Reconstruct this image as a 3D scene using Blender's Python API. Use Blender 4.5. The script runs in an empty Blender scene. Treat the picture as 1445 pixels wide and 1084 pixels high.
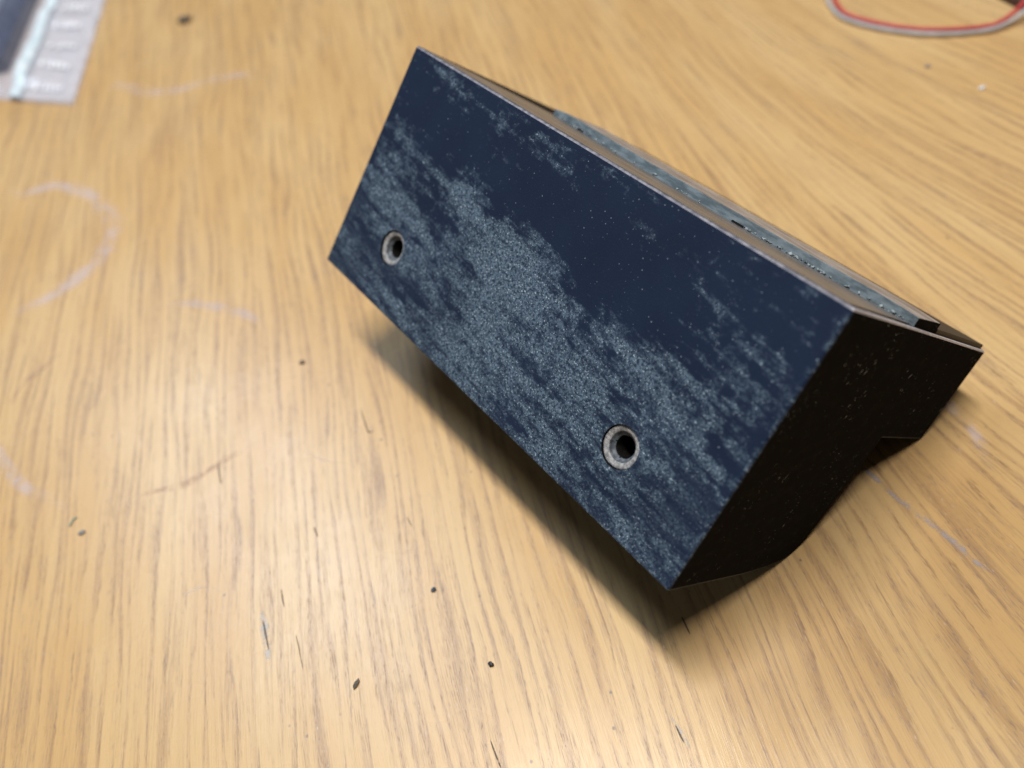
import bpy, bmesh, math, random
from mathutils import Vector, Matrix, noise as mnoise

random.seed(7)
scene = bpy.context.scene
C = scene.collection

# ------------------------------------------------------------------ camera
cam_data = bpy.data.cameras.new("camera")
cam = bpy.data.objects.new("camera", cam_data)
C.objects.link(cam)
cam_data.sensor_width = 36.0
cam_data.lens = 30.57
cam_data.clip_start = 0.005
cam_data.clip_end = 20.0
cam.matrix_world = Matrix(((0.96639, 0.25708, 0.0, -0.01734),
                           (-0.19626, 0.73777, -0.6459, -0.11045),
                           (-0.16605, 0.62419, 0.76343, 0.13982),
                           (0, 0, 0, 1)))
cam_data.dof.use_dof = True
cam_data.dof.focus_distance = 0.137
cam_data.dof.aperture_fstop = 12.0
scene.camera = cam

# ------------------------------------------------------------------ light
world = bpy.data.worlds.new("World")
scene.world = world
world.use_nodes = True
wb = world.node_tree.nodes["Background"]
wb.inputs["Color"].default_value = (1.0, 0.88, 0.74, 1)
wb.inputs["Strength"].default_value = 0.03


def area(name, loc, target, sx, sy, power, color, roll_axis=None):
    l = bpy.data.lights.new(name, 'AREA')
    l.shape = 'RECTANGLE'
    l.size, l.size_y = sx, sy
    l.energy = power
    l.color = color
    o = bpy.data.objects.new(name, l)
    C.objects.link(o)
    z = (Vector(loc) - Vector(target)).normalized()
    x = Vector(roll_axis) if roll_axis else Vector((1, 0, 0))
    x = (x - z * x.dot(z)).normalized()
    y = z.cross(x)
    m = Matrix((x, y, z)).transposed().to_4x4()
    m.translation = loc
    o.matrix_world = m
    return o


# long tube lamp hanging over the bench, and the window to the left
area("ceiling_tube_lamp", (0.0, 0.0, 1.30), (0, 0, 0), 0.60, 0.11, 17.0, (1.0, 0.955, 0.90), (-0.44, 0.90, 0))
area("second_ceiling_lamp", (-0.49, 0.80, 1.30), (0, 0, 0), 0.80, 0.36, 10.5, (0.72, 0.85, 1.0), (-0.44, 0.90, 0))
area("window_light", (-1.50, 0.42, 0.66), (0, 0, 0.03), 1.3, 0.9, 2.2, (0.64, 0.80, 1.0), (0.3, 1, 0))

scene.view_settings.view_transform = 'Standard'
scene.view_settings.look = 'None'
scene.view_settings.exposure = 0.0
scene.view_settings.gamma = 1.0
scene.view_settings.use_curve_mapping = False
scene.cycles.use_denoising = True
scene.cycles.max_bounces = 8

# ------------------------------------------------------------------ node helpers


class NT:
    """Short-hand for building a material's node tree."""

    def __init__(self, name):
        self.mat = bpy.data.materials.new(name)
        self.mat.use_nodes = True
        self.t = self.mat.node_tree
        self.bsdf = self.t.nodes["Principled BSDF"]
        self.out = self.t.nodes["Material Output"]

    def link(self, a, b):
        self.t.links.new(a, b)

    def put(self, sock, v):
        if isinstance(v, bpy.types.NodeSocket):
            self.link(v, sock)
        else:
            sock.default_value = v

    def coord(self, which="Object"):
        return self.t.nodes.new("ShaderNodeTexCoord").outputs[which]

    def sep(self, v):
        n = self.t.nodes.new("ShaderNodeSeparateXYZ")
        self.link(v, n.inputs[0])
        return n.outputs[0], n.outputs[1], n.outputs[2]

    def comb(self, x, y, z=0.0):
        n = self.t.nodes.new("ShaderNodeCombineXYZ")
        for i, v in enumerate((x, y, z)):
            self.put(n.inputs[i], v)
        return n.outputs[0]

    def m(self, op, a, b=0.0, c=0.0, clamp=False):
        n = self.t.nodes.new("ShaderNodeMath")
        n.operation = op
        n.use_clamp = clamp
        self.put(n.inputs[0], a)
        self.put(n.inputs[1], b)
        self.put(n.inputs[2], c)
        return n.outputs[0]

    def add(self, a, b): return self.m('ADD', a, b)
    def sub(self, a, b): return self.m('SUBTRACT', a, b)
    def mul(self, a, b): return self.m('MULTIPLY', a, b)

    def noise(self, vec, scale=1.0, detail=2.0, rough=0.5, dist=0.0):
        n = self.t.nodes.new("ShaderNodeTexNoise")
        self.link(vec, n.inputs["Vector"])
        n.inputs["Scale"].default_value = scale
        n.inputs["Detail"].default_value = detail
        n.inputs["Roughness"].default_value = rough
        n.inputs["Distortion"].default_value = dist
        return n.outputs["Fac"]

    def voronoi(self, vec, scale=1.0):
        n = self.t.nodes.new("ShaderNodeTexVoronoi")
        self.link(vec, n.inputs["Vector"])
        n.inputs["Scale"].default_value = scale
        return n.outputs["Distance"], n.outputs["Color"]

    def smooth(self, v, a, b, lo=0.0, hi=1.0):
        n = self.t.nodes.new("ShaderNodeMapRange")
        n.interpolation_type = 'SMOOTHSTEP'
        self.put(n.inputs[0], v)
        for i, k in enumerate((a, b, lo, hi)):
            n.inputs[i + 1].default_value = k
        return n.outputs[0]

    def mix(self, f, a, b):
        n = self.t.nodes.new("ShaderNodeMix")
        n.data_type = 'RGBA'
        self.put(n.inputs["Factor"], f)
        for s, v in ((n.inputs["A"], a), (n.inputs["B"], b)):
            pass
        ia = [s for s in n.inputs if s.name == "A" and s.type == 'RGBA'][0]
        ib = [s for s in n.inputs if s.name == "B" and s.type == 'RGBA'][0]
        for s, v in ((ia, a), (ib, b)):
            if isinstance(v, bpy.types.NodeSocket):
                self.link(v, s)
            else:
                s.default_value = (*v, 1.0) if len(v) == 3 else v
        return [o for o in n.outputs if o.type == 'RGBA'][0]

    def bump(self, h, strength=0.3, dist=0.0002):
        n = self.t.nodes.new("ShaderNodeBump")
        n.inputs["Strength"].default_value = strength
        n.inputs["Distance"].default_value = dist
        self.link(h, n.inputs["Height"])
        self.link(n.outputs[0], self.bsdf.inputs["Normal"])

    def set(self, **kw):
        for k, v in kw.items():
            s = self.bsdf.inputs[k.replace("_", " ")]
            if isinstance(v, bpy.types.NodeSocket):
                self.link(v, s)
            elif s.type == 'RGBA':
                s.default_value = (*v, 1.0)
            else:
                s.default_value = v
        return self.mat


# ------------------------------------------------------------------ materials
def mat_oak():
    n = NT("oak_veneer")
    v = n.coord()
    x, y, _ = n.sep(v)
    x = n.mul(x, 1000.0)
    y = n.mul(y, 1000.0)                     # millimetres
    # grain runs along y, leaning a little, fanning out to the right
    fan = n.smooth(x, 15.0, 110.0, 0.035, 0.40)
    s = n.add(x, n.mul(y, fan))
    wob = n.sub(n.noise(n.comb(n.mul(s, 0.03), n.mul(y, 0.012), 3.1), 1.0, 1.0, 0.5), 0.5)
    s = n.add(s, n.mul(wob, 5.0))
    wob2 = n.sub(n.noise(n.comb(n.mul(s, 0.30), n.mul(y, 0.05), 9.0), 1.0, 1.0, 0.5), 0.5)
    s = n.add(s, n.mul(wob2, 0.7))

    def streak(sx, sy, seed, d=1.0, r=0.55):
        return n.noise(n.comb(n.mul(s, 1.0 / sx), n.mul(y, 1.0 / sy), seed), 1.0, d, r)
    band = streak(1.75, 38.0, 4.4, 2.0, 0.5)
    fine = streak(0.42, 16.0, 8.2, 2.0, 0.6)
    hair = streak(0.13, 4.0, 12.9, 1.0, 0.6)
    fleck = streak(0.20, 1.6, 51.0, 1.0, 0.6)
    # growth rings: slow darkening that ends in a crisp edge, fading in and out along the board
    ring = n.add(n.mul(s, 1.0 / 2.35), n.mul(n.noise(n.comb(n.mul(s, 0.16), n.mul(y, 0.018), 14.0), 1.0, 1.0, 0.5), 3.2))
    t = n.m('FRACT', n.add(ring, n.add(n.mul(n.sub(hair, 0.5), 0.42), n.mul(n.sub(fleck, 0.5), 0.22))))
    saw = n.mul(n.smooth(t, 0.30, 0.82), n.smooth(t, 0.88, 1.0, 1.0, 0.0))
    fade = n.smooth(n.add(band, n.mul(n.sub(fine, 0.5), 0.45)), 0.36, 0.62, 0.12, 1.0)
    wide = n.smooth(n.add(band, n.add(n.mul(n.sub(fine, 0.5), 0.30), n.mul(n.sub(hair, 0.5), 0.25))), 0.53, 0.66, 0.0, 0.48)
    stripe = n.m('MAXIMUM', n.mul(saw, fade), wide)
    line = n.mul(n.smooth(n.m('ABSOLUTE', n.sub(t, 0.90)), 0.02, 0.09, 1.0, 0.0), n.smooth(streak(1.6, 13.0, 25.0), 0.50, 0.66))
    broad = n.noise(n.comb(n.mul(s, 0.06), n.mul(y, 0.012), 2.0), 1.0, 2.0, 0.5)
    pores = n.mul(n.m('MAXIMUM', n.smooth(hair, 0.55, 0.68), n.smooth(fleck, 0.58, 0.68)), n.add(n.mul(stripe, 0.95), 0.16))
    pale_pores = n.mul(n.smooth(fleck, 0.32, 0.25), stripe)  # dust-filled pores, coloured paler
    base = n.mix(n.smooth(broad, 0.32, 0.68), (0.600, 0.378, 0.158), (0.655, 0.445, 0.208))
    c = n.mix(n.mul(stripe, 0.60), base, (0.370, 0.213, 0.105))
    c = n.mix(n.mul(n.smooth(fine, 0.48, 0.75), 0.26), c, (0.38, 0.235, 0.115))
    c = n.mix(n.mul(pores, 0.55), c, (0.19, 0.12, 0.08))
    c = n.mix(n.mul(line, 0.50), c, (0.20, 0.115, 0.065))
    c = n.mix(n.mul(pale_pores, 0.5), c, (0.78, 0.72, 0.66))
    # ingrained specks of dirt
    d, col = n.voronoi(n.comb(n.mul(x, 0.13), n.mul(y, 0.10), 0.0), 1.0)
    cr, cg, cb = n.sep(col)
    speck = n.mul(n.smooth(d, 0.018, 0.045, 1.0, 0.0), n.smooth(cr, 0.55, 0.6))
    c = n.mix(n.mul(speck, 0.7), c, (0.10, 0.085, 0.085))
    d2, col2 = n.voronoi(n.comb(n.mul(s, 0.16), n.mul(y, 0.05), 5.0), 1.0)
    c2r, _, _ = n.sep(col2)
    dash = n.mul(n.smooth(d2, 0.015, 0.05, 1.0, 0.0), n.smooth(c2r, 0.72, 0.78))
    c = n.mix(n.mul(dash, 0.65), c, (0.14, 0.10, 0.09))
    d3, col3 = n.voronoi(n.comb(n.mul(x, 0.34), n.mul(y, 0.30), 9.0), 1.0)
    c3r, c3g, _ = n.sep(col3)
    sp3 = n.mul(n.smooth(d3, 0.04, 0.12, 1.0, 0.0), n.smooth(c3r, 0.86, 0.90))
    c = n.mix(n.mul(sp3, n.mul(c3g, 0.8)), c, (0.13, 0.11, 0.11))
    # grime held by the open grain
    gn = n.noise(n.comb(n.mul(x, 0.045), n.mul(y, 0.045), 7.0), 1.0, 2.0, 0.6)
    gr = n.mul(n.smooth(gn, 0.48, 0.75), stripe)
    c = n.mix(n.mul(gr, 0.26), c, (0.25, 0.18, 0.15))
    rough = n.add(n.mul(gn, 0.20), 0.18)
    rough = n.add(rough, n.mul(pores, 0.2))
    n.bump(n.add(hair, fine), 0.22, 0.00006)
    return n.set(Base_Color=c, Roughness=rough, Specular_IOR_Level=0.55)


def gauss(n, u, v, cu, cv, ru, rv, tilt=0.0):
    """soft elliptical blot in face coordinates"""
    du = n.sub(u, cu)
    dv = n.sub(n.add(v, n.mul(du, -tilt)), cv)
    q = n.add(n.m('POWER', n.mul(du, 1.0 / ru), 2.0), n.m('POWER', n.mul(dv, 1.0 / rv), 2.0))
    return n.m('EXPONENT', n.mul(q, -1.0))


def mat_face():
    n = NT("worn_face_cool_light")
    vec = n.coord()
    x, y, z = n.sep(vec)
    u = n.mul(x, 10.0)
    v = n.mul(z, -10.0)
    # where the surface has been rubbed chalky (+) or kept its finish (-)
    blots = [(0.09, 0.20, 0.09, 0.085, 0.30, 0.75), (0.30, 0.175, 0.06, 0.05, 0.2, 1.15),
             (0.45, 0.225, 0.10, 0.060, 0.1, 1.15), (0.62, 0.26, 0.15, 0.08, 0.05, 0.70),
             (0.40, 0.41, 0.35, 0.06, 0.0, 0.42), (0.75, 0.40, 0.25, 0.06, 0.0, 0.35),
             (0.20, 0.30, 0.20, 0.07, 0.0, 0.38), (0.87, 0.23, 0.12, 0.07, 0.0, 0.55),
             (0.13, 0.025, 0.08, 0.030, 0.25, 0.55), (0.27, 0.045, 0.07, 0.022, 0.2, 0.50),
             (0.44, 0.035, 0.085, 0.026, 0.22, 0.70), (0.80, 0.085, 0.10, 0.045, 0.2, 0.50),
             (0.92, 0.17, 0.08, 0.05, 0.0, 0.30), (0.55, 0.33, 0.25, 0.06, 0.0, 0.35),
             (0.07, 0.085, 0.10, 0.05, 0.35, -0.60), (0.26, 0.12, 0.10, 0.035, 0.2, -0.60),
             (0.55, 0.11, 0.14, 0.055, 0.15, -0.95), (0.70, 0.13, 0.12, 0.05, 0.05, -0.45),
             (0.50, 0.30, 0.10, 0.016, -0.04, -0.35), (0.22, 0.38, 0.16, 0.016, 0.02, -0.45),
             (0.95, 0.34, 0.06, 0.05, 0.0, -0.40), (0.90, 0.05, 0.10, 0.03, 0.0, -0.35),
             (0.385, 0.17, 0.018, 0.030, 0.6, -0.55), (0.66, 0.33, 0.12, 0.016, 0.0, -0.30),
             (0.90, 0.40, 0.12, 0.02, 0.0, -0.35), (0.05, 0.30, 0.06, 0.012, 0.3, -0.35)]
    wu = n.add(u, n.mul(n.sub(n.noise(n.comb(n.mul(u, 18.0), n.mul(v, 18.0), 1.0), 1.0, 3.0, 0.6), 0.5), 0.09))
    wv = n.add(v, n.mul(n.sub(n.noise(n.comb(n.mul(u, 18.0), n.mul(v, 18.0), 8.0), 1.0, 3.0, 0.6), 0.5), 0.055))
    f = None
    for (cu, cv, ru, rv, tl, a) in blots:
        g = n.mul(gauss(n, wu, wv, cu, cv, ru, rv, tl), a)
        f = g if f is None else n.add(f, g)
    # rubbing runs along the length of the face, slightly slanted
    sv = n.add(v, n.mul(u, -0.10))
    cloud = n.noise(n.comb(n.mul(u, 7.0), n.mul(sv, 17.0), 3.0), 1.0, 6.0, 0.62, 0.3)
    clump = n.noise(n.comb(n.mul(u, 42.0), n.mul(sv, 58.0), 5.0), 1.0, 4.0, 0.65, 0.4)
    strk = n.noise(n.comb(n.mul(u, 6.0), n.mul(sv, 48.0), 11.0), 1.0, 3.0, 0.6, 0.2)
    f = n.add(f, n.mul(n.sub(cloud, 0.5), 2.3))
    f = n.add(f, n.mul(n.sub(strk, 0.5), 2.6))
    f = n.add(f, n.mul(n.sub(clump, 0.5), 2.5))
    f = n.add(f, n.mul(n.smooth(v, 0.13, 0.30), 0.34))
    f = n.sub(f, 0.27)
    chip = n.mul(n.m('MAXIMUM', n.smooth(u, 0.988, 1.0), n.smooth(v, 0.452, 0.46)), n.smooth(clump, 0.45, 0.6))
    haze = n.mul(n.smooth(v, 0.20, 0.44), n.smooth(strk, 0.36, 0.64, 0.02, 0.40))
    wear = n.m('MAXIMUM', n.m('MAXIMUM', n.smooth(f, -0.10, 1.05), haze), n.mul(chip, 0.8))
    fine = n.noise(n.comb(n.mul(u, 190.0), n.mul(v, 215.0), 1.0), 1.0, 3.0, 0.7, 0.6)
    grit = n.noise(n.comb(n.mul(u, 330.0), n.mul(v, 330.0), 6.0), 1.0, 1.0, 0.5)
    wear2 = n.mul(wear, n.smooth(fine, 0.36, 0.62, 0.08, 1.0))
    spark = n.mul(n.smooth(n.add(grit, n.mul(n.sub(fine, 0.5), 0.4)), 0.63, 0.74), n.add(n.mul(wear, 0.95), 0.015))
    dust = n.mul(n.smooth(n.noise(n.comb(n.mul(u, 240.0), n.mul(v, 260.0), 17.0), 1.0, 0.0, 0.5), 0.79, 0.84), 0.35)
    base = n.mix(n.smooth(n.noise(vec, 60.0, 3.0, 0.6), 0.3, 0.7), (0.0062, 0.0140, 0.035), (0.0088, 0.0185, 0.045))  # blue of the cool light on the black face, put into the base colour
    c = n.mix(wear2, base, (0.112, 0.164, 0.218))
    c = n.mix(n.m('MAXIMUM', spark, dust), c, (0.44, 0.51, 0.57))
    rough = n.add(n.mul(wear, 0.16), 0.56)
    n.bump(n.add(fine, grit), 0.30, 0.00006)
    return n.set(Base_Color=c, Roughness=rough, Specular_IOR_Level=0.18)


def mat_side():
    n = NT("black_scratched_plastic")
    vec = n.coord()
    x, y, z = n.sep(vec)
    y = n.mul(y, 1000.0)
    z = n.mul(z, 1000.0)
    cl = n.smooth(n.noise(n.comb(n.mul(x, 90.0), n.mul(y, 0.09), n.mul(z, 0.09)), 1.0, 2.0, 0.6), 0.50, 0.62)
    out = None
    for k, (ca, sa, wd, lg, th) in enumerate(((0.30, 0.95, 0.20, 1.3, 0.72), (0.55, 0.83, 0.22, 1.7, 0.725), (0.98, -0.2, 0.22, 0.9, 0.735))):
        a = n.add(n.mul(y, ca), n.mul(z, sa))
        b = n.add(n.mul(y, -sa), n.mul(z, ca))
        q = n.noise(n.comb(n.mul(a, 1.0 / lg), n.mul(b, 1.0 / wd), 3.0 + 7 * k), 1.0, 1.0, 0.4)
        q = n.smooth(q, th, th + 0.06)
        out = q if out is None else n.m('MAXIMUM', out, q)
    sc = n.mul(out, cl)
    dust = n.smooth(n.noise(n.comb(n.mul(x, 1000.0), n.mul(y, 2.6), n.mul(z, 2.6)), 1.0, 1.0, 0.5), 0.745, 0.79)
    haze = n.smooth(n.noise(n.comb(n.mul(x, 1000.0), n.mul(y, 0.3), n.mul(z, 0.5)), 1.0, 5.0, 0.7), 0.45, 0.8)
    c = n.mix(n.mul(haze, 0.5), (0.017, 0.0165, 0.016), (0.034, 0.033, 0.032))
    c = n.mix(n.m('MAXIMUM', sc, n.mul(dust, 0.3)), c, (0.62, 0.72, 0.85))
    return n.set(Base_Color=c, Roughness=n.add(n.mul(haze, 0.15), 0.5), Specular_IOR_Level=0.0)


def mat_plain(name, c1, c2, rough, metal=0.0, scale=400.0, spec=0.5, bump=0.15, dist=0.00008, stretch=(1, 1, 1)):
    n = NT(name)
    v = n.coord()
    x, y, z = n.sep(v)
    v = n.comb(n.mul(x, stretch[0]), n.mul(y, stretch[1]), n.mul(z, stretch[2]))
    f = n.noise(v, scale, 5.0, 0.65)
    n.bump(f, bump, dist)
    return n.set(Base_Color=n.mix(n.smooth(f, 0.35, 0.68), c1, c2), Roughness=n.add(n.mul(f, 0.15), rough - 0.07),
                 Metallic=metal, Specular_IOR_Level=spec)


def mat_mark(name, col, alpha, rough, break_scale, lo=0.40, hi=0.58):
    """residue or scrape on the varnish: broken-up, soft-edged, partly see-through"""
    n = NT(name)
    uv = n.coord("UV")
    a, b, _ = n.sep(uv)
    ed = n.smooth(n.m('ABSOLUTE', n.sub(b, 0.5)), 0.12, 0.5, 1.0, 0.0)
    en = n.mul(n.smooth(a, 0.0, 0.16), n.smooth(a, 0.84, 1.0, 1.0, 0.0))
    o = n.coord()
    br = n.smooth(n.noise(o, break_scale, 4.0, 0.65), lo, hi, 0.10, 1.0)
    al = n.mul(n.mul(ed, en), n.mul(br, alpha))
    n.mat.blend_method = 'BLEND' if hasattr(n.mat, 'blend_method') else None
    return n.set(Base_Color=col, Roughness=rough, Alpha=al, Specular_IOR_Level=0.5)


M = {
    'oak': mat_oak(),
    'face': mat_face(),
    'side': mat_side(),
    'top': mat_plain("dark_moulded_top", (0.006, 0.006, 0.007), (0.016, 0.014, 0.014), 0.75, 0, 900, 0.12),
    'land': mat_plain("land_table_reflection", (0.10, 0.09, 0.085), (0.21, 0.19, 0.18), 0.36, 0, 500, 0.5, 0.1, 0.00006, (0.2, 1, 1)),  # lighter than the body top: the table's grazing reflection as colour
    'rear': mat_plain("dark_brown_rear_land", (0.016, 0.015, 0.018), (0.045, 0.04, 0.04), 0.5, 0, 600, 0.15, 0.2, 0.0001, (0.3, 1, 1)),
    'zinc': mat_plain("zinc_strip", (0.085, 0.115, 0.135), (0.20, 0.25, 0.28), 0.55, 0.2, 900, 0.4, 0.6, 0.00008, (0.25, 1, 1)),
    'baredge': mat_plain("bar_top_reflection", (0.16, 0.15, 0.16), (0.50, 0.47, 0.47), 0.42, 0.2, 700, 0.5, 0.2, 0.0001, (0.2, 1, 1)),  # paler than the bar front: grazing reflection painted into the colour
    'bead': mat_plain("solder_bead", (0.16, 0.20, 0.22), (0.36, 0.41, 0.43), 0.6, 0.0, 800),
    'ring': mat_plain("worn_countersink", (0.16, 0.16, 0.165), (0.46, 0.455, 0.45), 0.75, 0.0, 1500, 0.5, 0.5, 0.00012),
    'inner': mat_plain("grey_bore_lip", (0.05, 0.06, 0.075), (0.15, 0.17, 0.19), 0.6, 0.1, 1500, 0.5, 0.5, 0.00012),
    'edge': mat_plain("edge_highlight", (0.42, 0.42, 0.49), (0.62, 0.61, 0.68), 0.45, 0, 900, 0.5, 0.2),  # pale colour paints the highlight along the bevel
    'arris': mat_plain("front_arris_highlight", (0.10, 0.10, 0.13), (0.30, 0.29, 0.33), 0.5, 0, 700, 0.4, 0.2),
    'hole': mat_plain("hole_bore", (0.006, 0.006, 0.006), (0.014, 0.013, 0.012), 0.7, 0, 900, 0.1),  # near-black, so the shade inside the holes is in the colour
}

# ------------------------------------------------------------------ object helpers


def mesh_obj(name, bm, mats, parent=None, smooth=False):
    bmesh.ops.recalc_face_normals(bm, faces=bm.faces)
    me = bpy.data.meshes.new(name)
    bm.to_mesh(me)
    bm.free()
    for m_ in (mats if isinstance(mats, (list, tuple)) else [mats]):
        me.materials.append(m_)
    if smooth:
        for p in me.polygons:
            p.use_smooth = True
    o = bpy.data.objects.new(name, me)
    C.objects.link(o)
    if parent:
        o.parent = parent
    return o


def tag(o, label=None, cat=None, group=None, kind=None):
    for k, v in (("label", label), ("category", cat), ("group", group), ("kind", kind)):
        if v:
            o[k] = v
    return o


def box_bm(x0, x1, y0, y1, z0, z1, bev=0.0, seg=2):
    bm = bmesh.new()
    bmesh.ops.create_cube(bm, size=1.0)
    for v in bm.verts:
        v.co = Vector((x0 if v.co.x < 0 else x1, y0 if v.co.y < 0 else y1, z0 if v.co.z < 0 else z1))
    if bev:
        bmesh.ops.bevel(bm, geom=bm.edges[:], offset=bev, segments=seg, profile=0.6, affect='EDGES')
    return bm


def catmull(pts, sub=10):
    P = [Vector(p) for p in pts]
    P = [P[0] * 2 - P[1]] + P + [P[-1] * 2 - P[-2]]
    out = []
    for i in range(1, len(P) - 2):
        for k in range(sub):
            t = k / sub
            a, b, c, d = P[i - 1], P[i], P[i + 1], P[i + 2]
            out.append(0.5 * ((2 * b) + (c - a) * t + (2 * a - 5 * b + 4 * c - d) * t * t + (3 * b - a - 3 * c + d) * t ** 3))
    out.append(P[-2])
    return out


def ribbon(name, pts_mm, width_mm, mat, parent, z=0.00005, taper=True):
    """a flat mark lying on the table top"""
    pts = catmull([(p[0] / 1000, p[1] / 1000, 0) for p in pts_mm], 8)
    bm = bmesh.new()
    uvl = bm.loops.layers.uv.new("UVMap")
    rows = []
    n = len(pts)
    for i, p in enumerate(pts):
        d = (pts[min(i + 1, n - 1)] - pts[max(i - 1, 0)]).normalized()
        s = Vector((-d.y, d.x, 0))
        t = i / (n - 1)
        w = width_mm / 1000 * 0.5
        if taper:
            w *= (0.35 + 0.65 * math.sin(math.pi * min(1, max(0, t))) ** 0.6) * (0.8 + 0.4 * mnoise.noise(Vector((p.x * 140, p.y * 140, 3))))
        rows.append([(bm.verts.new((p + s * w * k).to_tuple()[:2] + (z,)), t, 0.5 + k * 0.5) for k in (-1, 0, 1)])
    for a, b in zip(rows, rows[1:]):
        for k in range(2):
            q = [a[k], a[k + 1], b[k + 1], b[k]]
            f = bm.faces.new([e[0] for e in q])
            for lp, e in zip(f.loops, q):
                lp[uvl].uv = (e[1], e[2])
    return mesh_obj(name, bm, mat, parent)


# ------------------------------------------------------------------ the table top
bm = box_bm(-0.55, 0.50, -0.40, 0.60, -0.024, 0.0, 0.0015)
table = mesh_obj("tabletop", bm, M['oak'])
tag(table, "worn light oak table top with open grain under everything", "table", kind="structure")

chalk = mat_mark("chalky_residue", (0.74, 0.69, 0.76), 0.34, 0.6, 150.0)
chalk2 = mat_mark("thin_residue", (0.70, 0.64, 0.70), 0.30, 0.6, 220.0)
rubbed = mat_mark("grey_rub_mark", (0.46, 0.43, 0.46), 0.62, 0.7, 330.0)
pinkish = mat_mark("pinkish_smear", (0.50, 0.33, 0.26), 0.34, 0.6, 260.0)
dent = mat_mark("dark_dent", (0.07, 0.06, 0.058), 0.66, 0.8, 900.0, 0.25, 0.5)
pale = mat_mark("pale_mark", (0.66, 0.68, 0.69), 0.55, 0.7, 500.0)

marks = [
    ([(-152.9, 133.7), (-144.5, 130.4), (-135.6, 129.8), (-125.9, 123.1), (-118.3, 112.9), (-113.9, 101.2), (-115.0, 92.3), (-119.1, 85.0), (-126.1, 79.2), (-132.4, 76.0), (-141.6, 74.1)], 9.0, chalk),
    ([(-125.8, 180.4), (-119.6, 181.0), (-112.8, 174.0), (-106.4, 169.4), (-96.6, 167.7), (-86.9, 167.9), (-77.3, 166.2), (-71.3, 161.4)], 8.0, chalk2),
    ([(-96.9, 61.0), (-93.2, 61.5), (-87.6, 59.1), (-80.3, 54.8), (-74.9, 50.5), (-71.0, 45.8)], 5.0, chalk2),
    ([(-134.6, 30.0), (-132.6, 26.8), (-129.0, 20.7), (-124.8, 15.0), (-120.2, 11.3), (-113.2, 5.5)], 5.0, chalk),
    ([(-99.3, 4.4), (-94.0, 4.6), (-88.6, 4.3), (-82.6, 6.8), (-78.0, 8.7), (-74.9, 9.2)], 3.2, pinkish),
    ([(38.8, -30.7), (40.8, -34.7), (42.6, -40.0), (45.3, -45.9), (47.5, -51.0), (48.6, -54.6), (50.3, -57.5)], 2.0, rubbed),
    ([(59.8, -23.0), (60.7, -25.6), (61.3, -30.6), (61.2, -33.8), (60.5, -36.8), (60.6, -40.0)], 3.6, chalk),
    ([(-121.8, 55.3), (-126.5, 51.0), (-131.1, 46.8), (-133.3, 39.7)], 2.4, pinkish),
    ([(-62.0, 4.0), (-58.0, 0.5), (-54.0, -1.5), (-50.5, -5.5)], 0.5, chalk),
    ([(-88.0, -22.0), (-84.0, -21.0), (-80.5, -22.5)], 0.6, chalk),
]
for pts, w, m_ in marks:
    tag(ribbon("scuff_mark", pts, w, m_, table))
dents = [
    ([(-72.1, -31.0), (-71.6, -34.0), (-71.0, -37.8)], 0.55), ([(-66.1, -35.4), (-65.5, -39.0), (-65.0, -43.0)], 0.36),
    ([(-35.2, -62.2), (-34.8, -64.5), (-34.2, -67.4)], 0.45), ([(-6.5, -67.3), (-6.3, -68.8), (-6.0, -70.5)], 0.55),
    ([(-81.4, 7.6), (-81.0, 4.4), (-80.5, 1.6)], 0.62), ([(-50.0, 12.6), (-49.5, 8.8), (-48.8, 5.2), (-47.4, 5.3)], 0.55),
    ([(-68.5, -25.7), (-68.3, -27.8), (-68.0, -30.0)], 0.45), ([(0.0, -50.7), (0.2, -52.4), (0.4, -54.4)], 0.55),
    ([(-43.5, -17.5), (-43.0, -18.9), (-42.6, -20.2)], 0.35), ([(-61.6, -14.3), (-61.3, -15.6), (-61.0, -17.0)], 0.45),
]
for pts, w in dents:
    ribbon("dent", pts, w * 1.1, dent, table, z=0.00008)
ribbon("pale_patch", [(-72.4, -29.0), (-71.7, -33.5), (-71.0, -40.0)], 2.6, pale, table, z=0.00003)  # pale bluish strip along a dent
ribbon("pale_patch", [(-6.9, -65.8), (-6.0, -68.5), (-5.4, -71.3)], 1.1, pale, table, z=0.00003)

# ------------------------------------------------------------------ the block
# local axes: x along its length, y into its depth, z up its front face; origin on the table under its heel
root = bpy.data.objects.new("mounting_block", None)
C.objects.link(root)
root.empty_display_size = 0.02
mw = Matrix(((0.44036, 0.62814, 0.6415, 0), (-0.89782, 0.30809, 0.31464, 0), (0.0, -0.71451, 0.69962, 0), (0, 0, 0, 1)))
root.rotation_euler = mw.to_euler()
tag(root, "tilted black block with two countersunk holes on the oak table", "block")
OFF = Vector((-0.05, -0.038, 0.043))        # upper left front corner seen from the origin

PROF = [(0, 0), (0, .615), (.19, .615), (.19, .41), (.36, .397), (.395, .394), (.415, .390), (.430, .380), (.441, .364), (.449, .34), (.455, .30), (.46, .22), (.46, 0)]
HOLES = [(0.0172, -0.0344), (0.0817, -0.0343)]
R_HOLE = 0.0034


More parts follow.
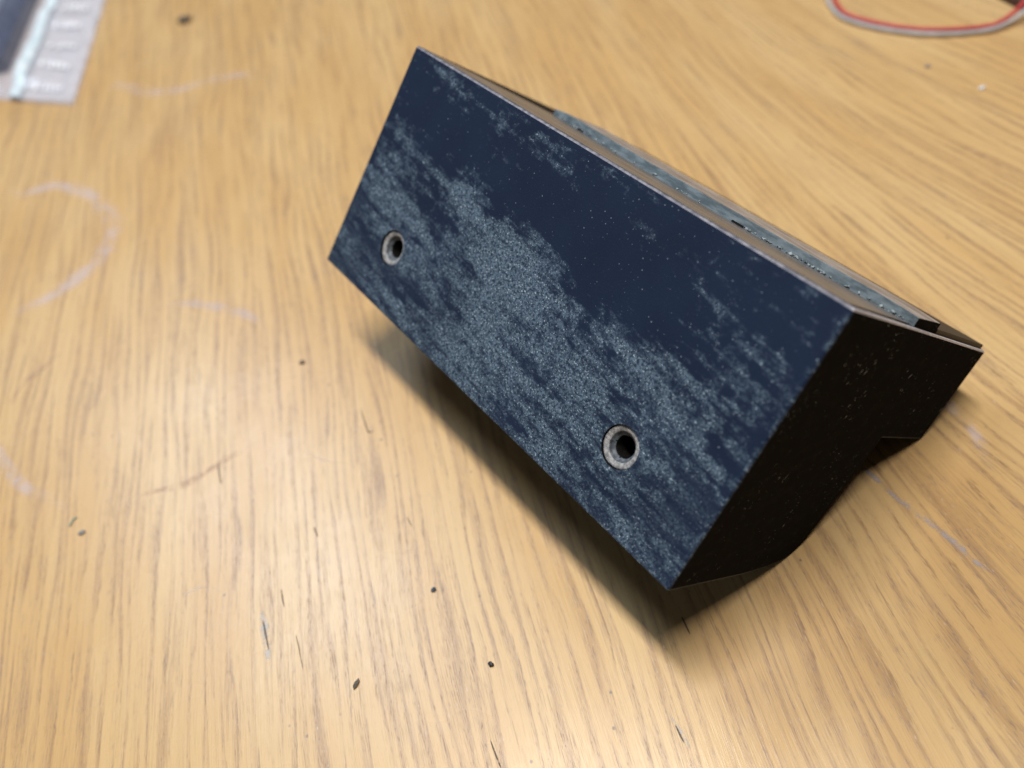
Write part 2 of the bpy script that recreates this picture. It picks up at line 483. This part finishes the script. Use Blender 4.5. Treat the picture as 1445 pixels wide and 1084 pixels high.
def body_mesh():
    bm = bmesh.new()
    a = [bm.verts.new((0, w * .1, -v * .1)) for v, w in PROF]
    b = [bm.verts.new((.1, w * .1, -v * .1)) for v, w in PROF]
    n = len(a)
    bm.faces.new(a)
    bm.faces.new(b)
    for i in range(n):
        j = (i + 1) % n
        bm.faces.new((a[i], a[j], b[j], b[i]))
    bmesh.ops.recalc_face_normals(bm, faces=bm.faces)
    for f in bm.faces:
        f.material_index = 1
    sharp = [e for e in bm.edges if len(e.link_faces) == 2 and e.calc_face_angle(0) > 0.9]
    r = bmesh.ops.bevel(bm, geom=sharp, offset=0.00036, segments=2, profile=0.5, affect='EDGES')
    for f in bm.faces:
        c_, nn = f.calc_center_median(), f.normal
        if nn.y < -0.9:
            f.material_index = 0
        elif nn.z > 0.95:
            f.material_index = 2
    # bevel highlight painted in pale colours on the arrises round the upper face
    for f in bm.faces:
        c_, nn = f.calc_center_median(), f.normal
        if c_.z > -0.0004 and nn.z > 0.2 and nn.z < 0.95 and (nn.y < -0.2 or nn.x > 0.2):
            f.material_index = 3 if nn.x > 0.2 else 5
    # open the two screw holes in the front face
    front = max((f for f in bm.faces if f.normal.y < -0.99), key=lambda f: f.calc_area())
    rim = list(front.edges)
    bm.faces.remove(front)
    for hx, hz in HOLES:
        cs = [2 * math.pi * k / 48 for k in range(48)]
        c0 = [bm.verts.new((hx + R_HOLE * math.cos(t), 0, hz + R_HOLE * math.sin(t))) for t in cs]
        c1 = [bm.verts.new((hx + R_HOLE * math.cos(t), 0.0085, hz + R_HOLE * math.sin(t))) for t in cs]
        for k in range(48):
            rim.append(bm.edges.new((c0[k], c0[(k + 1) % 48])))
            bm.faces.new((c0[k], c0[(k + 1) % 48], c1[(k + 1) % 48], c1[k])).material_index = 4
    res = bmesh.ops.triangle_fill(bm, edges=rim, use_beauty=True, use_dissolve=False, normal=(0, -1, 0))
    for f in res['geom']:
        if isinstance(f, bmesh.types.BMFace):
            f.material_index = 0
    return bm


body = mesh_obj("body", body_mesh(), [M['face'], M['side'], M['top'], M['edge'], M['hole'], M['arris']], root)
body.location = OFF
def lathe(rings, seg=48, wob=0.0, seed=0):
    """rings of (radius, depth) round the local y axis"""
    bm = bmesh.new()
    loops = []
    for (r, d) in rings:
        lp = []
        for k in range(seg):
            a = 2 * math.pi * k / seg
            w = 1 + wob * mnoise.noise(Vector((math.cos(a) * 2.3 + seed, math.sin(a) * 2.3, d * 900)))
            lp.append(bm.verts.new((math.cos(a) * r * w, d, math.sin(a) * r * w)))
        loops.append(lp)
    for a, b in zip(loops, loops[1:]):
        for k in range(seg):
            bm.faces.new((a[k], a[(k + 1) % seg], b[(k + 1) % seg], b[k]))
    return bm


for i, (hx, hz) in enumerate(HOLES):
    rg = [(0.00340, 0.0030), (0.00339, 0.00056), (0.00330, 0.00044), (0.00300, 0.00046), (0.00262, 0.00056), (0.00240, 0.00068), (0.00228, 0.00095),
          (0.00212, 0.00120), (0.00190, 0.00132), (0.00174, 0.00150), (0.00168, 0.0020), (0.00167, 0.0060), (0.0034, 0.0061)]
    bm = lathe(rg, 48, 0.03, i * 5.0)
    for f in bm.faces:
        cc = f.calc_center_median()
        rr = math.hypot(cc.x, cc.z)
        f.material_index = 0 if rr > 0.00236 and cc.y < 0.0016 else (1 if rr > 0.00180 and cc.y < 0.0016 else 2)
    o = mesh_obj("countersink", bm, [M['ring'], M['inner'], M['hole']], root, True)
    o.location = OFF + Vector((hx, 0, hz))
    bm = lathe([(0.00168, 0.0030), (0.00168, 0.0195)], 32)
    bmesh.ops.contextual_create(bm, geom=[v for v in bm.verts if v.co.y > 0.019])
    b = mesh_obj("screw_bore", bm, M['hole'], root, True)
    b.location = OFF + Vector((hx, 0, hz))

# upper face: front land with the table's reflection put into its colour, metal bar behind it, darker land at the rear
bm = bmesh.new()
outline = [(0.0012, 0.0006), (0.0988, 0.0006), (0.0988, 0.0233), (0.0185, 0.0233), (0.0120, 0.0165), (0.0060, 0.0080)]
lo_ = [bm.verts.new((x, y, -0.001)) for x, y in outline]
hi_ = [bm.verts.new((x, y, 0.00012)) for x, y in outline]
bm.faces.new(lo_)
bm.faces.new(hi_)
for k in range(len(outline)):
    j = (k + 1) % len(outline)
    bm.faces.new((lo_[k], lo_[j], hi_[j], hi_[k]))
o = mesh_obj("front_land", bm, M['land'], root)
o.location = OFF
o = mesh_obj("rear_land", box_bm(0.012, 0.0992, 0.0345, 0.0611, -0.0010, 0.00075, 0.0002), M['rear'], root)
o.location = OFF


def bar_front(x):
    """the bar bows slightly towards the front in its middle"""
    t = min(1, max(0, (x - 0.0173) / 0.0821))
    return 0.0236 - 0.0056 * math.sin(math.pi * t) ** 0.8


def bar():
    bm = bmesh.new()
    nseg = 90
    rows = []
    for i in range(nseg + 1):
        t = i / nseg
        x = 0.0173 + t * (0.0994 - 0.0173)
        h = 0.00170 + 0.00007 * mnoise.noise(Vector((x * 300, 1, 2)))
        y0 = bar_front(x) + 0.00008 * mnoise.noise(Vector((x * 500, 4, 2)))
        h *= 0.75 + 0.25 * min(1, i / 6, (nseg - i + 3) / 8)
        rows.append([bm.verts.new(c) for c in ((x, y0, -0.001), (x, y0, h - 0.00012), (x, y0 + 0.00014, h), (x, 0.0334, h + 0.00028), (x, 0.0334, -0.001))])
    for a, b in zip(rows, rows[1:]):
        for k in range(5):
            f = bm.faces.new((a[k], a[(k + 1) % 5], b[(k + 1) % 5], b[k]))
            f.material_index = 1 if k == 2 else 0
    bm.faces.new(rows[0])
    f = bm.faces.new(rows[-1])
    f.material_index = 2  # right end takes the black material: its shade put into the colour
    return bm


barob = mesh_obj("metal_bar", bar(), [M['zinc'], M['baredge'], M['side']], root)
barob.location = OFF
# beads of solder or glue along the foot of the bar
bm = bmesh.new()
for k in range(60):
    x = random.choice((random.uniform(0.019, 0.099), random.uniform(0.070, 0.098)))
    r = random.uniform(0.00007, 0.00018)
    res = bmesh.ops.create_icosphere(bm, subdivisions=1, radius=r)
    for v in res['verts']:
        v.co = Vector((v.co.x * random.uniform(1.2, 4.0) + x, v.co.y + bar_front(x) - 0.00002, v.co.z + random.uniform(0.0001, 0.0006)))
bd = mesh_obj("solder_beads", bm, M['bead'], barob, True)
tag(bd, kind="stuff")
for x in (0.0285, 0.0690):                   # dark boxes painted as the shade of gaps under the bar
    g_ = mesh_obj("gap_shade", box_bm(x - 0.0012, x + 0.0012, bar_front(x) - 0.00012, bar_front(x) + 0.002, -0.0002, 0.00048, 0.0001), M['hole'], barob)

# ------------------------------------------------------------------ crumbs and flakes
crumb_mats = {
    'navy': mat_plain("navy_flake", (0.012, 0.02, 0.04), (0.05, 0.07, 0.10), 0.5, 0, 2500),
    'black': mat_plain("black_crumb", (0.008, 0.008, 0.010), (0.03, 0.03, 0.035), 0.45, 0, 2500),
    'brown': mat_plain("brown_flake", (0.06, 0.05, 0.038), (0.16, 0.13, 0.10), 0.7, 0, 2500),
    'grey': mat_plain("grey_crumb", (0.16, 0.16, 0.16), (0.30, 0.30, 0.29), 0.7, 0, 2500),
    'white': mat_plain("white_crumb", (0.6, 0.6, 0.6), (0.8, 0.8, 0.8), 0.7, 0, 2500),
}


def crumb(x, y, sx, sy, sz, mk, label, rz=0.0, cat="crumb"):
    bm = bmesh.new()
    bmesh.ops.create_icosphere(bm, subdivisions=2, radius=1.0)
    sd = random.uniform(0, 50)
    for v in bm.verts:
        k = 1 + 0.55 * mnoise.noise(v.co * 1.3 + Vector((sd, 0, 0)))
        v.co = Vector((v.co.x * sx * k, v.co.y * sy * k, max(v.co.z * k, -0.6) * sz))
    lo = min(v.co.z for v in bm.verts)
    for v in bm.verts:
        v.co = v.co * 0.001
        v.co.z -= lo * 0.001
    o = mesh_obj("crumb", bm, crumb_mats[mk])
    o.location = (x / 1000, y / 1000, 0.0001)
    o.rotation_euler = (0, 0, rz)
    tag(o, label, cat, "crumbs scattered on the table")


crumb(-40.4, -34.2, .50, .42, .22, 'navy', "round dark blue flake on the oak left of the block's lowest corner", 0.3)
crumb(-32.8, -50.4, .42, .50, .28, 'black', "small black crumb near the bottom edge, below the round blue flake", 0.8)
crumb(-55.9, -47.7, .85, .42, .20, 'brown', "pointed grey brown flake lying right of the two dark dents", 0.9)
crumb(-98.1, 215.4, 2.6, 1.7, 1.2, 'brown', "blurred dark brown crumb at the back, right of the plastic bag", 0.1)
crumb(-109.9, -1.1, .75, .50, .22, 'grey', "grey speck on the left part of the table beside a turquoise fibre", 0.2)
crumb(115.6, 62.0, .95, .65, .30, 'white', "small white crumb at the right, below the red wire", 0.2)
crumb(108.9, 76.1, .80, .60, .30, 'grey', "small grey crumb just below the red and white wires", 0.2)
crumb(-62.1, 30.0, .65, .55, .20, 'brown', "brown speck left of the block's lower left corner", 0.0)

bm = bmesh.new()
pp = catmull([(-0.1128, 0.0013, 0.0002), (-0.1122, 0.0026, 0.0003), (-0.1114, 0.0032, 0.0002)], 6)
for a, b in zip(pp, pp[1:]):
    res = bmesh.ops.create_cone(bm, cap_ends=True, segments=6, radius1=0.00012, radius2=0.00012, depth=(b - a).length * 1.2)
    rot = (b - a).to_track_quat('Z', 'Y').to_matrix()
    for v in res['verts']:
        v.co = rot @ v.co + (a + b) / 2
tag(mesh_obj("fibre", bm, mat_plain("turquoise_fibre", (0.10, 0.30, 0.30), (0.18, 0.42, 0.40), 0.6)),
    "short turquoise fibre on the left of the table", "fibre")

# ------------------------------------------------------------------ wires


def tube(pts, r, seg=10):
    bm = bmesh.new()
    prev = None
    n = len(pts)
    for i, p in enumerate(pts):
        d = (pts[min(i + 1, n - 1)] - pts[max(i - 1, 0)]).normalized()
        s = d.cross(Vector((0, 0, 1))).normalized()
        t = s.cross(d)
        ring = [bm.verts.new(p + (s * math.cos(2 * math.pi * k / seg) + t * math.sin(2 * math.pi * k / seg)) * r) for k in range(seg)]
        if prev:
            for k in range(seg):
                bm.faces.new((prev[k], prev[(k + 1) % seg], ring[(k + 1) % seg], ring[k]))
        prev = ring
    return bm


WR = 0.00058
red_pts = [(120, 160), (109, 140), (103.0, 120.0), (101.4, 111.2), (103.0, 105.2), (108.4, 97.6), (116.6, 90.6), (127.5, 86.0), (134.2, 85.4), (142.5, 89.0), (150, 97), (160, 112)]
white_pts = [(117, 161), (106.5, 140.5), (101.0, 120.0), (99.6, 110.8), (101.4, 104.2), (107.2, 96.2), (115.7, 88.9), (127.2, 84.1), (134.8, 83.8), (143.2, 86.8), (151.5, 95.5), (161.5, 111)]
rz = [0.0009] * 12
mr = mat_plain("red_insulation", (0.52, 0.055, 0.06), (0.62, 0.08, 0.08), 0.38, 0, 300)
mwh = mat_plain("white_insulation", (0.44, 0.42, 0.41), (0.56, 0.54, 0.54), 0.38, 0, 300)
z0 = [.0008, .0008, .0008, .0009, .0010, .0011, .0011, .0010, .0014, .0036, .0042, .0042]
z1 = [.0008, .0008, .0008, .0008, .0008, .0008, .0008, .0008, .0014, .0036, .0042, .0042]
rp = catmull([(p[0] / 1000, p[1] / 1000, h) for p, h in zip(red_pts, z0)], 10)
wp = catmull([(p[0] / 1000, p[1] / 1000, h) for p, h in zip(white_pts, z1)], 10)
tag(mesh_obj("wire", tube(rp, WR), mr, None, True), "thin red wire curving along the inside of the loop at the upper right", "wire", "wires at the upper right")
tag(mesh_obj("wire", tube(wp, WR), mwh, None, True), "thin white wire running beside and outside the red wire", "wire", "wires at the upper right")

# dark edged card poking into the corner behind the wires
card = bpy.data.objects.new("card", None)
C.objects.link(card)
card.location = (0.1402, 0.0975, 0.0)
card.rotation_euler = (0, 0, math.radians(-77.8))
tag(card, "tan card with a dark brown edge in the upper right corner", "card")
mesh_obj("sheet", box_bm(-0.03, 0.009, 0.0030, 0.045, 0.0003, 0.0022, 0.0002), mat_plain("tan_card", (0.30, 0.24, 0.13), (0.38, 0.31, 0.18), 0.7), card)
mesh_obj("border", box_bm(-0.03, 0.009, 0.0, 0.0030, 0.0001, 0.0026, 0.0003), mat_plain("dark_brown_binding", (0.05, 0.022, 0.018), (0.09, 0.04, 0.03), 0.5), card)

# ------------------------------------------------------------------ zip bag with a dark part inside


def mat_film(name, white, alpha, rough):
    n = NT(name)
    v = n.coord()
    f = n.noise(v, 90.0, 4.0, 0.6)
    n.bump(n.noise(v, 55.0, 4.0, 0.55, 0.8), 0.9, 0.0012)
    return n.set(Base_Color=white, Alpha=n.add(n.mul(f, 0.16), alpha - 0.08), Roughness=rough, Specular_IOR_Level=0.6)


# mouth edge runs from E0 to E1, the bag goes to the upper left of it
E0, E1 = Vector((-0.1350, 0.1749, 0)), Vector((-0.1318, 0.2620, 0))
ex = (E1 - E0).normalized()
ey = Vector((-ex.y, ex.x, 0))                # from the mouth into the bag
BW, BL = 0.110, 0.130
film = mat_film("clear_film", (0.84, 0.87, 0.98), 0.44, 0.18)
bag = bpy.data.objects.new("zip_bag", None)
C.objects.link(bag)
bag.matrix_world = Matrix(((ex.x, ey.x, 0, E0.x), (ex.y, ey.y, 0, E0.y), (0, 0, 1, 0), (0, 0, 0, 1)))
tag(bag, "clear plastic zip bag with white printed marks at the upper left", "bag")


def bag_height(a, b):
    """height of the upper film: a along the mouth, b into the bag (metres)"""
    base = 0.0016
    if b > 0.026:
        t = min(1, (b - 0.026) / 0.009)
        u = min(1, max(0, a / 0.018)) * min(1, max(0, (BW - a) / 0.02))
        base += 0.0085 * (t * t * (3 - 2 * t)) * (u * u * (3 - 2 * u))
    base += 0.0024 * mnoise.noise(Vector((a * 60, b * 60, 1))) + 0.0010 * mnoise.noise(Vector((a * 170, b * 170, 5)))
    return max(base, 0.0006)


SHEAR = 0.55                                 # the bag lies pulled askew


def sheet(fn, a0, a1, b0, b1, na, nb):
    bm = bmesh.new()
    g = [[bm.verts.new((a0 + (a1 - a0) * i / na + SHEAR * (b0 + (b1 - b0) * j / nb) + 0.003 * mnoise.noise(Vector((3, 0, 70 * (b0 + (b1 - b0) * j / nb)))), b0 + (b1 - b0) * j / nb, fn(a0 + (a1 - a0) * i / na, b0 + (b1 - b0) * j / nb))) for j in range(nb + 1)] for i in range(na + 1)]
    for i in range(na):
        for j in range(nb):
            bm.faces.new((g[i][j], g[i + 1][j], g[i + 1][j + 1], g[i][j + 1]))
    return bm


film2 = mat_film("clear_pouch_film", (0.60, 0.62, 0.78), 0.16, 0.14)
mesh_obj("lip", sheet(bag_height, 0, BW, 0, 0.0208, 60, 16), film, bag, True)
mesh_obj("pouch", sheet(bag_height, 0, BW, 0.0208, BL, 70, 70), film2, bag, True)
mesh_obj("lower_film", sheet(lambda a, b: 0.0003, 0, BW, 0, BL, 4, 4), film, bag, True)
zipm = mat_plain("milky_zip", (0.62, 0.74, 0.80), (0.78, 0.86, 0.90), 0.35, 0, 200)
zip_ = mesh_obj("zip_strip", sheet(lambda a, b: bag_height(a, b) + 0.0002 + 0.0006 * math.sin(math.pi * min(1, max(0, (b - 0.0205) / 0.005))), 0.0005, BW - 0.0005, 0.0205, 0.0255, 60, 8), zipm, bag, True)
printm = mat_plain("white_print", (0.80, 0.80, 0.86), (0.88, 0.88, 0.92), 0.5, 0, 300)
for r_ in range(6):
    a0 = 0.0075 + r_ * 0.0142
    bm = bmesh.new()
    # a cluster of strokes: one tall, one thin, then a row of short letters
    for (b0, w, l) in ((0.0158, 0.0016, 0.0034), (0.0140, 0.0006, 0.0040), (0.0120, 0.0014, 0.0034), (0.0100, 0.0014, 0.0032), (0.0080, 0.0014, 0.0032), (0.0060, 0.0014, 0.0030)):
        q = []
        for (da, db) in ((0, 0), (l, 0), (l, w), (0, w)):
            a, b = a0 + da, b0 + db
            q.append(bm.verts.new((a + SHEAR * b + 0.003 * mnoise.noise(Vector((3, 0, 70 * b))), b, max(bag_height(a, b), bag_height(a0 + l / 2, b0 + w / 2)) + 0.00025)))
        bm.faces.new(q)
    mesh_obj("printed_mark", bm, printm, bag)

part = bpy.data.objects.new("plastic_part", None)
C.objects.link(part)
part.matrix_world = bag.matrix_world @ Matrix.Translation((0.036, 0.0305, 0.0008))
tag(part, "dark blue part lying inside the clear zip bag", "part")
navy = mat_plain("navy_plastic", (0.005, 0.015, 0.05), (0.018, 0.04, 0.10), 0.35, 0, 250)
bm = box_bm(0, 0.075, 0, 0.05, 0, 0.0052, 0.0012, 3)
mesh_obj("base", bm, navy, part)
mesh_obj("raised_rim", box_bm(0.008, 0.066, 0.009, 0.044, 0.0053, 0.0064, 0.0005), mat_plain("grey_blue_face", (0.06, 0.10, 0.15), (0.22, 0.28, 0.33), 0.5, 0, 160), part)
